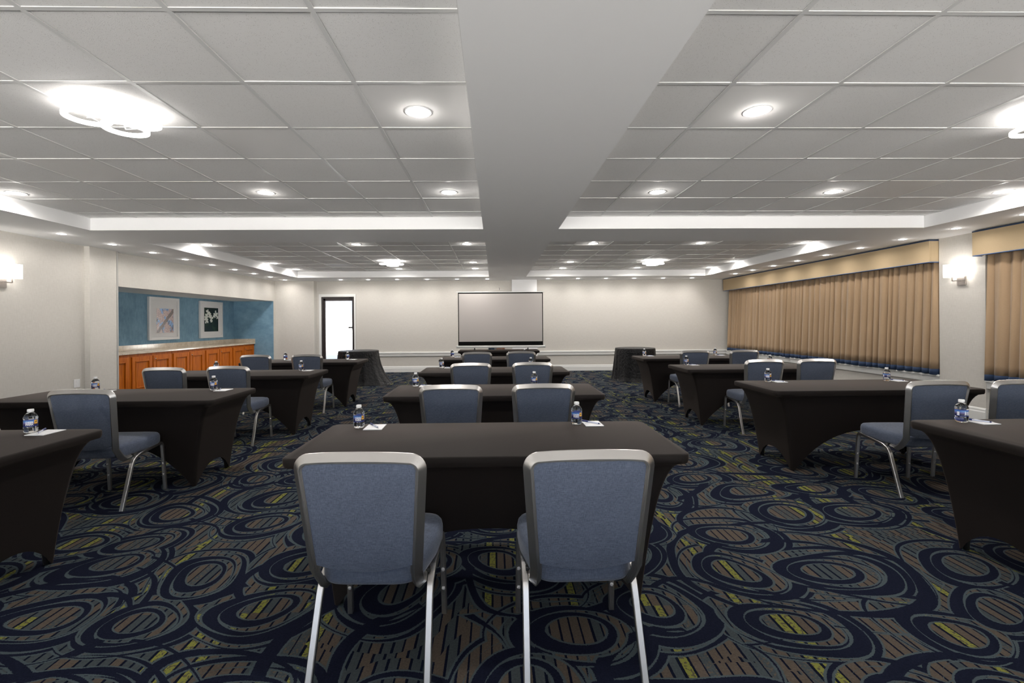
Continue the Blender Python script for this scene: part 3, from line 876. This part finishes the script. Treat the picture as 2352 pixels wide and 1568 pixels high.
# ---------------------------------------------------------------- chairs
def ridged(w, d, ng=4, gd=.0018):
    """closed profile: a = across (width), b = depth; grooves on the -b face and +b face"""
    pts = []
    h = w/2; k = d/2; c = .003
    pts += [(-h, -k+c), (-h+c, -k)]
    xs = [-h+c+.002 + (w-2*c-.004)*i/(ng*2) for i in range(ng*2+1)]
    for i, x in enumerate(xs): pts.append((x, -k + (gd if i % 2 else 0)))
    pts += [(h-c, -k), (h, -k+c), (h, k-c), (h-c, k), (-h+c, k), (-h, k-c)]
    out = [pts[0]]
    for p in pts[1:]:
        if abs(p[0]-out[-1][0])+abs(p[1]-out[-1][1]) > 1e-5: out.append(p)
    return out
def backy(z):          # fore-aft position of the back at height z
    return -.075 + (.885-z)*.16 if z > .45 else -.075 + .435*.16 + (.45-z)*.35
def make_chair():
    root = empty('banquet_chair')
    # back frame: inverted U, ends curling forward under the seat
    tw, bw = .215, .183
    def hwz(z): return bw + (tw-bw)*min(1, max(0, (z-.42)/.44))
    L = [(-bw+.004, .135, .362), (-bw, .085, .358), (-bw, .045, .385), (-hwz(.45), backy(.45), .45)]
    for z in (.55, .65, .75, .82): L.append((-hwz(z), backy(z), z))
    for k in range(0, 8):
        a = pi - (pi/2)*k/7
        L.append((-hwz(.835)+.036+.036*cos(a), backy(.835+.036*sin(a)), .835+.036*sin(a)))
    for x in (-.13, -.065, 0): L.append((x, backy(.874)-.010*(1-(x/.18)**2), .872+.007*(1-(x/.18)**2)))
    Rr = [(-p[0], p[1], p[2]) for p in reversed(L[:-1])]
    bm = bmesh.new(); sweep(bm, L+Rr, ridged(.026, .040), (0, 1, .15))
    link('back_frame', bm, M_ALU, root, smooth=True, sharp=35)
    # padded back
    bm = bmesh.new(); nu, nv = 16, 16
    fr = []; bk = []
    for j in range(nv+1):
        v = j/nv; rf = []; rb = []
        for i in range(nu+1):
            u = -1+2*i/nu
            zt = .866 + .004*(1-u*u); zb = .478 - .030*(1-u*u)
            z = zb + (zt-zb)*v
            x = u*(hwz(z)-.010)
            y = backy(z) - .010*(1-u*u)*(z-.45)/.43
            ed = (1-abs(u)**8)*(1-abs(2*v-1)**10)
            rb.append(bm.verts.new((x, y-.012-.006*ed, z))); rf.append(bm.verts.new((x, y+.010+.020*ed, z)))
        fr.append(rf); bk.append(rb)
    for j in range(nv):
        for i in range(nu):
            bm.faces.new((bk[j][i], bk[j][i+1], bk[j+1][i+1], bk[j+1][i])); bm.faces.new((fr[j][i+1], fr[j][i], fr[j+1][i], fr[j+1][i+1]))
    for j in range(nv):
        bm.faces.new((fr[j][0], bk[j][0], bk[j+1][0], fr[j+1][0])); bm.faces.new((bk[j][nu], fr[j][nu], fr[j+1][nu], bk[j+1][nu]))
    for i in range(nu):
        bm.faces.new((bk[0][i+1], bk[0][i], fr[0][i], fr[0][i+1])); bm.faces.new((bk[nv][i], bk[nv][i+1], fr[nv][i+1], fr[nv][i]))
    bmesh.ops.recalc_face_normals(bm, faces=bm.faces)
    link('backrest', bm, M_FAB, root, smooth=True, sharp=60)
    # seat: superellipse plan, rounded edges
    bm = bmesh.new(); n = 48; rings = []
    def hs(y): 
        t = (y-.03)/.43
        return .182 + .048*max(0, min(1, t*1.8))
    def plan(a, s):
        cs, sn = cos(a), sin(a); e = .34
        ux = abs(cs)**e*(1 if cs > 0 else -1); uy = abs(sn)**e*(1 if sn > 0 else -1)
        y = .243 + .218*uy*s
        return ux*hs(y)*s - 0, y
    prof = [(.90, -.045), (.97, -.040), (1.0, -.025), (1.0, .015), (.985, .032), (.95, .043), (.85, .050), (.6, .055), (.3, .057)]
    for s, dz in prof:
        ring = []
        for i in range(n):
            x, y = plan(2*pi*i/n, s)
            zc = .425 + (y-.24)*.04
            ring.append(bm.verts.new((x, y, zc+dz)))
        rings.append(ring)
    for A, B in zip(rings, rings[1:]):
        for i in range(n): bm.faces.new((A[i], A[(i+1) % n], B[(i+1) % n], B[i]))
    bm.faces.new(rings[-1]); bm.faces.new(list(reversed(rings[0])))
    link('seat', bm, M_FAB, root, smooth=True, sharp=60)
    for s in (-1, 1):
        x1 = s*.213; xf = s*.219
        bm = bmesh.new()
        sweep(bm, fillet([(s*.219, 0, 0), (x1, .118, .325), (x1, .150, .352), (x1, .195, .366)], [.05, .03], 5), ridged(.026, .022, 4, .0015), (0, -1, .35))
        link('leg', bm, M_ALU, root, smooth=True, sharp=35)
        bm = bmesh.new()
        sweep(bm, [(x1, .185, .363), (x1, .30, .378), (x1, .39, .386)], ridged(.024, .022, 4, .0015), (0, 0, 1))
        link('seat_rail', bm, M_ALU, root, smooth=True, sharp=35)
        bm = bmesh.new()
        sweep(bm, fillet([(x1, .375, .385), (x1, .444, .392), (s*.215, .452, .33), (xf, .476, 0)], [.05, .03], 6), ridged(.024, .022, 4, .0015), (0, 0, 1))
        lg = link('leg', bm, M_ALU, root, smooth=True, sharp=35)
        for zz in (.125, .215):
            bm = bmesh.new(); yy = .452 + (.33-zz)*.073 - .0105
            bmesh.ops.create_uvsphere(bm, u_segments=12, v_segments=6, radius=.009)
            for v in bm.verts: v.co = Vector((v.co.x+s*.217, v.co.y*.5+yy, v.co.z+zz))
            link('stacking_button', bm, M_GLIDE, lg, smooth=True)
    bm = bmesh.new()      # cross bars under the seat
    for y, z in ((.15, .372), (.36, .378)): box(bm, -.21, .21, y-.010, y+.010, z-.008, z+.008, .002)
    link('under_seat_bar', bm, M_DARK, root)
    return root
chair = make_chair(); cused = [False]
# (column, row, side, x, rear-foot y, rotation)
chairs = [('centre', 0, 'left', -.472, 1.73, -.03), ('centre', 0, 'right', .332, 1.725, .02), ('centre', 1, 'left', -.318, 3.52, .0), ('centre', 1, 'right', .36, 3.53, .01),
          ('centre', 2, 'left', -.265, 5.39, .0), ('centre', 2, 'right', .435, 5.42, 0), ('centre', 3, 'left', -.265, 7.40, 0), ('centre', 3, 'right', .425, 7.50, 0),
          ('left', 1, 'left', -3.79, 3.47, .0), ('left', 1, 'right', -2.925, 3.46, .03), ('left', 2, 'left', -3.52, 5.16, 0), ('left', 2, 'right', -2.90, 5.26, .02),
          ('left', 3, 'left', -3.55, 7.15, 0), ('left', 3, 'right', -2.80, 7.17, .02),
          ('right', 1, 'left', 3.292, 3.50, -.04), ('right', 1, 'right', 3.95, 3.50, -.08), ('right', 2, 'left', 3.17, 5.54, -.02), ('right', 2, 'right', 3.81, 5.56, -.02),
          ('right', 3, 'left', 3.13, 7.36, 0), ('right', 3, 'right', 3.92, 7.38, 0)]
for colm, r, side, x, y, a in chairs:
    o = chair if not cused[0] else copy_tree(chair); cused[0] = True
    o.location = (x, y, 0); o.rotation_euler = (0, 0, a)
    tag(o, 'blue-grey banquet chair with silver frame, %s seat at the %s %s table' % (side, ROWN[r], colm), 'chair', 'banquet chairs at the training tables')

# ---------------------------------------------------------------- water bottles
R0 = .0305
def bend(bm, r, zc):
    """flat x,y layout -> wrapped round the bottle, facing -Y"""
    for v in bm.verts:
        a = v.co.x/r; v.co = Vector((r*sin(a), -r*cos(a), zc+v.co.y))
def text_bm(body, size, x, y, r, zc):
    cu = bpy.data.curves.new('t', 'FONT'); cu.body = body; cu.size = size; cu.align_x = 'CENTER'; cu.resolution_u = 2; cu.offset = size*.03
    ob = bpy.data.objects.new('t', cu); COL.objects.link(ob)
    dg = bpy.context.evaluated_depsgraph_get(); me = bpy.data.meshes.new_from_object(ob.evaluated_get(dg))
    bm = bmesh.new(); bm.from_mesh(me)
    for v in bm.verts: v.co.x += x; v.co.y += y
    bpy.data.objects.remove(ob); bpy.data.curves.remove(cu); bpy.data.meshes.remove(me)
    bend(bm, r, zc); return bm
def bottle_proto():
    root = empty('water_bottle'); bm = bmesh.new()
    lathe(bm, [(.006, .004), (.018, .001), (.025, .001), (.029, .005), (.0315, .012), (.0310, .022), (.0318, .030), (R0, .037), (R0, .077), (.0320, .080), (.0322, .086),
               (.0300, .094), (.0245, .104), (.0175, .112), (.0125, .117), (.0120, .122)], 28)
    link('bottle_body', bm, M_WATER, root, smooth=True)
    bm = bmesh.new(); lathe(bm, [(.0135, .119), (.0150, .1195), (.0152, .131), (.0140, .134), (.004, .1342)], 24)
    link('cap', bm, M_CAP, root, smooth=True, sharp=40)
    bm = bmesh.new(); lathe(bm, [(R0+.0005, .038), (R0+.0005, .076)], 36, cap0=False, cap1=False)
    lb = link('label', bm, M_LABEL, root, smooth=True)
    b = text_bm('DEER', .0145, -.004, .0008, R0+.0009, .055); link('lettering', b, M_LWHITE, lb)
    b = text_bm('PARK', .0145, -.004, -.0102, R0+.0009, .055); link('lettering', b, M_LWHITE, lb)
    bm = bmesh.new()
    xs = [.0165+.019*i/6 for i in range(7)]
    for a, b_ in zip(xs, xs[1:]): quad(bm, [(a, -.003, 0), (b_, -.003, 0), (b_, .0185, 0), (a, .0185, 0)])
    bmesh.ops.remove_doubles(bm, verts=bm.verts, dist=1e-6); bend(bm, R0+.0008, .055); link('sunset_picture', bm, M_SUN, lb)
    bm = bmesh.new()    # small leaping deer
    deer = [(-.007, .001), (-.003, .0035), (.001, .003), (.0035, .0055), (.003, .009), (.0045, .0068), (.0065, .0062), (.0055, .0048), (.0045, .001), (.006, -.003), (.0045, -.0025), (.003, .0), (-.002, -.0002), (-.0055, -.004), (-.0052, -.001)]
    bm.faces.new([bm.verts.new((.026+x, .007+y, 0)) for x, y in deer]); bmesh.ops.triangulate(bm, faces=bm.faces); bend(bm, R0+.0012, .055)
    link('deer_silhouette', bm, M_LBLACK, lb)
    bm = bmesh.new()    # barcode panel on the back
    for q in range(4): quad(bm, [(.0+q*.003-.057, -.012, 0), (-.054+q*.003, -.012, 0), (-.054+q*.003, .010, 0), (.0+q*.003-.057, .010, 0)])
    bend(bm, R0+.0008, .055); link('barcode_panel', bm, M_LWHITE, lb)
    return root
bot = bottle_proto(); bused = [False]
# notepad and pen
def pad_proto():
    bm = bmesh.new(); box(bm, -.0535, .0535, -.07, .07, 0, .004, .0008); return link('notepad', bm, M_PAPER)
def pen_proto():
    root = empty('ballpoint_pen')
    def cyl(bm, x0, x1, r, r2=None):
        r2 = r2 or r; n = 10
        A = [bm.verts.new((x0, r*cos(2*pi*i/n), .0045+r*sin(2*pi*i/n))) for i in range(n)]; B = [bm.verts.new((x1, r2*cos(2*pi*i/n), .0045+r2*sin(2*pi*i/n))) for i in range(n)]
        for i in range(n): bm.faces.new((A[i], A[(i+1) % n], B[(i+1) % n], B[i]))
        bm.faces.new(list(reversed(A))); bm.faces.new(B)
    bm = bmesh.new(); cyl(bm, -.068, -.02, .0048); box(bm, -.066, -.012, -.0012, .0012, .009, .0105); link('clip', bm, M_INK, root, smooth=True, sharp=40)
    bm = bmesh.new(); cyl(bm, -.02, .055, .0042); link('barrel', bm, M_CLEAR, root, smooth=True, sharp=40)
    bm = bmesh.new(); cyl(bm, .055, .063, .0042, .0038); link('grip', bm, M_INK, root, smooth=True, sharp=40)
    bm = bmesh.new(); cyl(bm, .063, .073, .0034, .0008); link('tip', bm, M_CAP, root, smooth=True, sharp=40)
    bm = bmesh.new()
    for q in range(7): quad(bm, [(-.010+q*.006, -.0018, .0089), (-.006+q*.006, -.0018, .0089), (-.006+q*.006, .0018, .0089), (-.010+q*.006, .0018, .0089)])
    link('printed_line', bm, M_INK, root)
    return root
padp, penp = pad_proto(), pen_proto()
# (column, row, end, bottle x, bottle y, label turn)
B = [('centre', 0, 'left', -.798, 2.79, .25), ('centre', 0, 'right', .493, 2.82, -.15), ('centre', 1, 'left', -.765, 4.60, .17), ('centre', 1, 'right', .39, 4.60, -.1),
     ('centre', 2, 'left', -.72, 6.48, .0), ('centre', 2, 'right', .505, 6.50, -.1), ('centre', 3, 'left', -.755, 8.53, -2.3), ('centre', 3, 'right', .555, 8.58, .2),
     ('left', 0, 'right', -2.665, 2.76, .72), ('left', 1, 'left', -3.72, 4.47, .65), ('left', 1, 'right', -2.63, 4.47, .25),
     ('left', 2, 'left', -3.66, 6.28, .5), ('left', 2, 'right', -2.55, 6.28, .1), ('left', 3, 'left', -3.58, 8.16, -2.0), ('left', 3, 'right', -2.52, 8.16, -1.6),
     ('right', 0, 'left', 2.785, 2.76, .35), ('right', 1, 'left', 2.757, 4.70, -.5), ('right', 1, 'right', 3.955, 4.68, .1), ('right', 2, 'left', 2.70, 6.58, -.3),
     ('right', 2, 'right', 3.90, 6.60, -.5), ('right', 3, 'left', 2.69, 8.40, -.3), ('right', 3, 'right', 3.98, 8.42, -.45)]
first = True
for colm, r, end, x, y, turn in B:
    where = 'at the %s end of the %s %s table' % (end, ROWN[r], colm)
    o = bot if first else copy_tree(bot); o.location = (x, y, TZ+.0005); o.rotation_euler = (0, 0, turn)
    tag(o, 'water bottle with blue label ' + where, 'bottle', 'water bottles on the training tables')
    p = padp if first else copy_tree(padp)
    dx, dy, rz = {'left': (.098, -.015, -.02), 'centre': (.094, .0, .02), 'right': (.10, -.01, .03)}[colm]
    p.location = (x+dx, y+dy, TZ+.0005); p.rotation_euler = (0, 0, rz)
    tag(p, 'white notepad ' + where, 'notepad', 'notepads on the training tables')
    q = penp if first else copy_tree(penp)
    ang = -1.16 if colm == 'left' else -.90
    q.location = (x+dx-(.035 if colm == 'left' else .006), y+dy+.012, TZ+.005); q.rotation_euler = (0, 0, ang+random.uniform(-.1, .1))
    tag(q, 'navy-capped ballpoint pen on the notepad ' + where, 'pen', 'pens on the notepads')
    first = False

# ---------------------------------------------------------------- projection screen on the head table
SY = 10.80
scr = tag(empty('projector_screen', (.155, SY, TZ)), 'pull-up projection screen with black border standing on the head table', 'screen')
z0, z1 = .862-TZ, 2.045-TZ; hw = .972
bm = bmesh.new(); box(bm, -hw+.018, hw-.018, -.001, .001, z0+.06, z1-.025); link('projection_surface', bm, M_SCR, scr)
bm = bmesh.new()
box(bm, -hw, -hw+.018, -.0012, .0012, z0-.03, z1); box(bm, hw-.018, hw, -.0012, .0012, z0-.03, z1); box(bm, -hw+.018, hw-.018, -.0012, .0012, z1-.025, z1)
box(bm, -hw+.018, hw-.018, -.0012, .0012, z0-.03, z0+.06); link('black_border', bm, M_BLACK, scr)
bm = bmesh.new(); box(bm, -hw-.045, hw+.04, -.012, .012, z1, z1+.018, .005); link('top_bar', bm, M_CASE, scr)
bm = bmesh.new(); box(bm, -hw-.035, hw+.05, -.035, .035, .042, .095, .014, 3)
cs = link('housing', bm, M_CASE, scr, smooth=True, sharp=40)
bm = bmesh.new(); box(bm, -hw-.045, -hw-.030, -.038, .038, .038, .10, .006); box(bm, hw+.045, hw+.058, -.038, .038, .038, .10, .006); link('end_cap', bm, M_CASE, cs)
bm = bmesh.new()
for q in range(6): quad(bm, [(hw-.09+q*.02, -.0362, .052), (hw-.076+q*.02, -.0362, .052), (hw-.076+q*.02, -.0362, .062), (hw-.09+q*.02, -.0362, .062)])
link('maker_mark', bm, plain('grey_print', c4(.2, .2, .2), .5), cs)
bm = bmesh.new()
for x in (-.6, .62): box(bm, x-.02, x+.02, -.11, .11, .0006, .012, .002); box(bm, x-.012, x+.012, -.015, .015, .012, .044)
link('foot', bm, M_DARK, scr)
bm = bmesh.new(); sweep(bm, [(-.35, 0, z1+.018), (-.03, 0, z1+.075), (.28, 0, z1+.018)], circ(.0018, 5), (0, 1, 0)); link('cord', bm, M_CASE, scr)
bm = bmesh.new(); sweep(bm, [(-.03, 0, z1+.055), (-.022, 0, z1+.09), (-.034, 0, z1+.11)], circ(.004, 6), (0, 1, 0)); link('hook', bm, M_DARK, scr)
# unclear coloured items in the gap below the screen, drawn as one low block
def leaflet():
    g = G('mottled_items'); o = g.obj()
    g.set(col=g.ramp(g.noise(o, 9, 3, .6), [(.35, c4(.02, .03, .06)), (.47, c4(.05, .13, .24)), (.55, c4(.5, .5, .48)), (.62, c4(.65, .30, .18))]), rough=.4); return g.m
bm = bmesh.new(); box(bm, -.19, .19, -.05, .05, 0, .044, .004)
o = tag(link('unclear_items', bm, leaflet()), 'low block of unclear colourful items on the head table under the screen', 'leaflets'); o.location = (.06, 10.91, TZ+.0005)
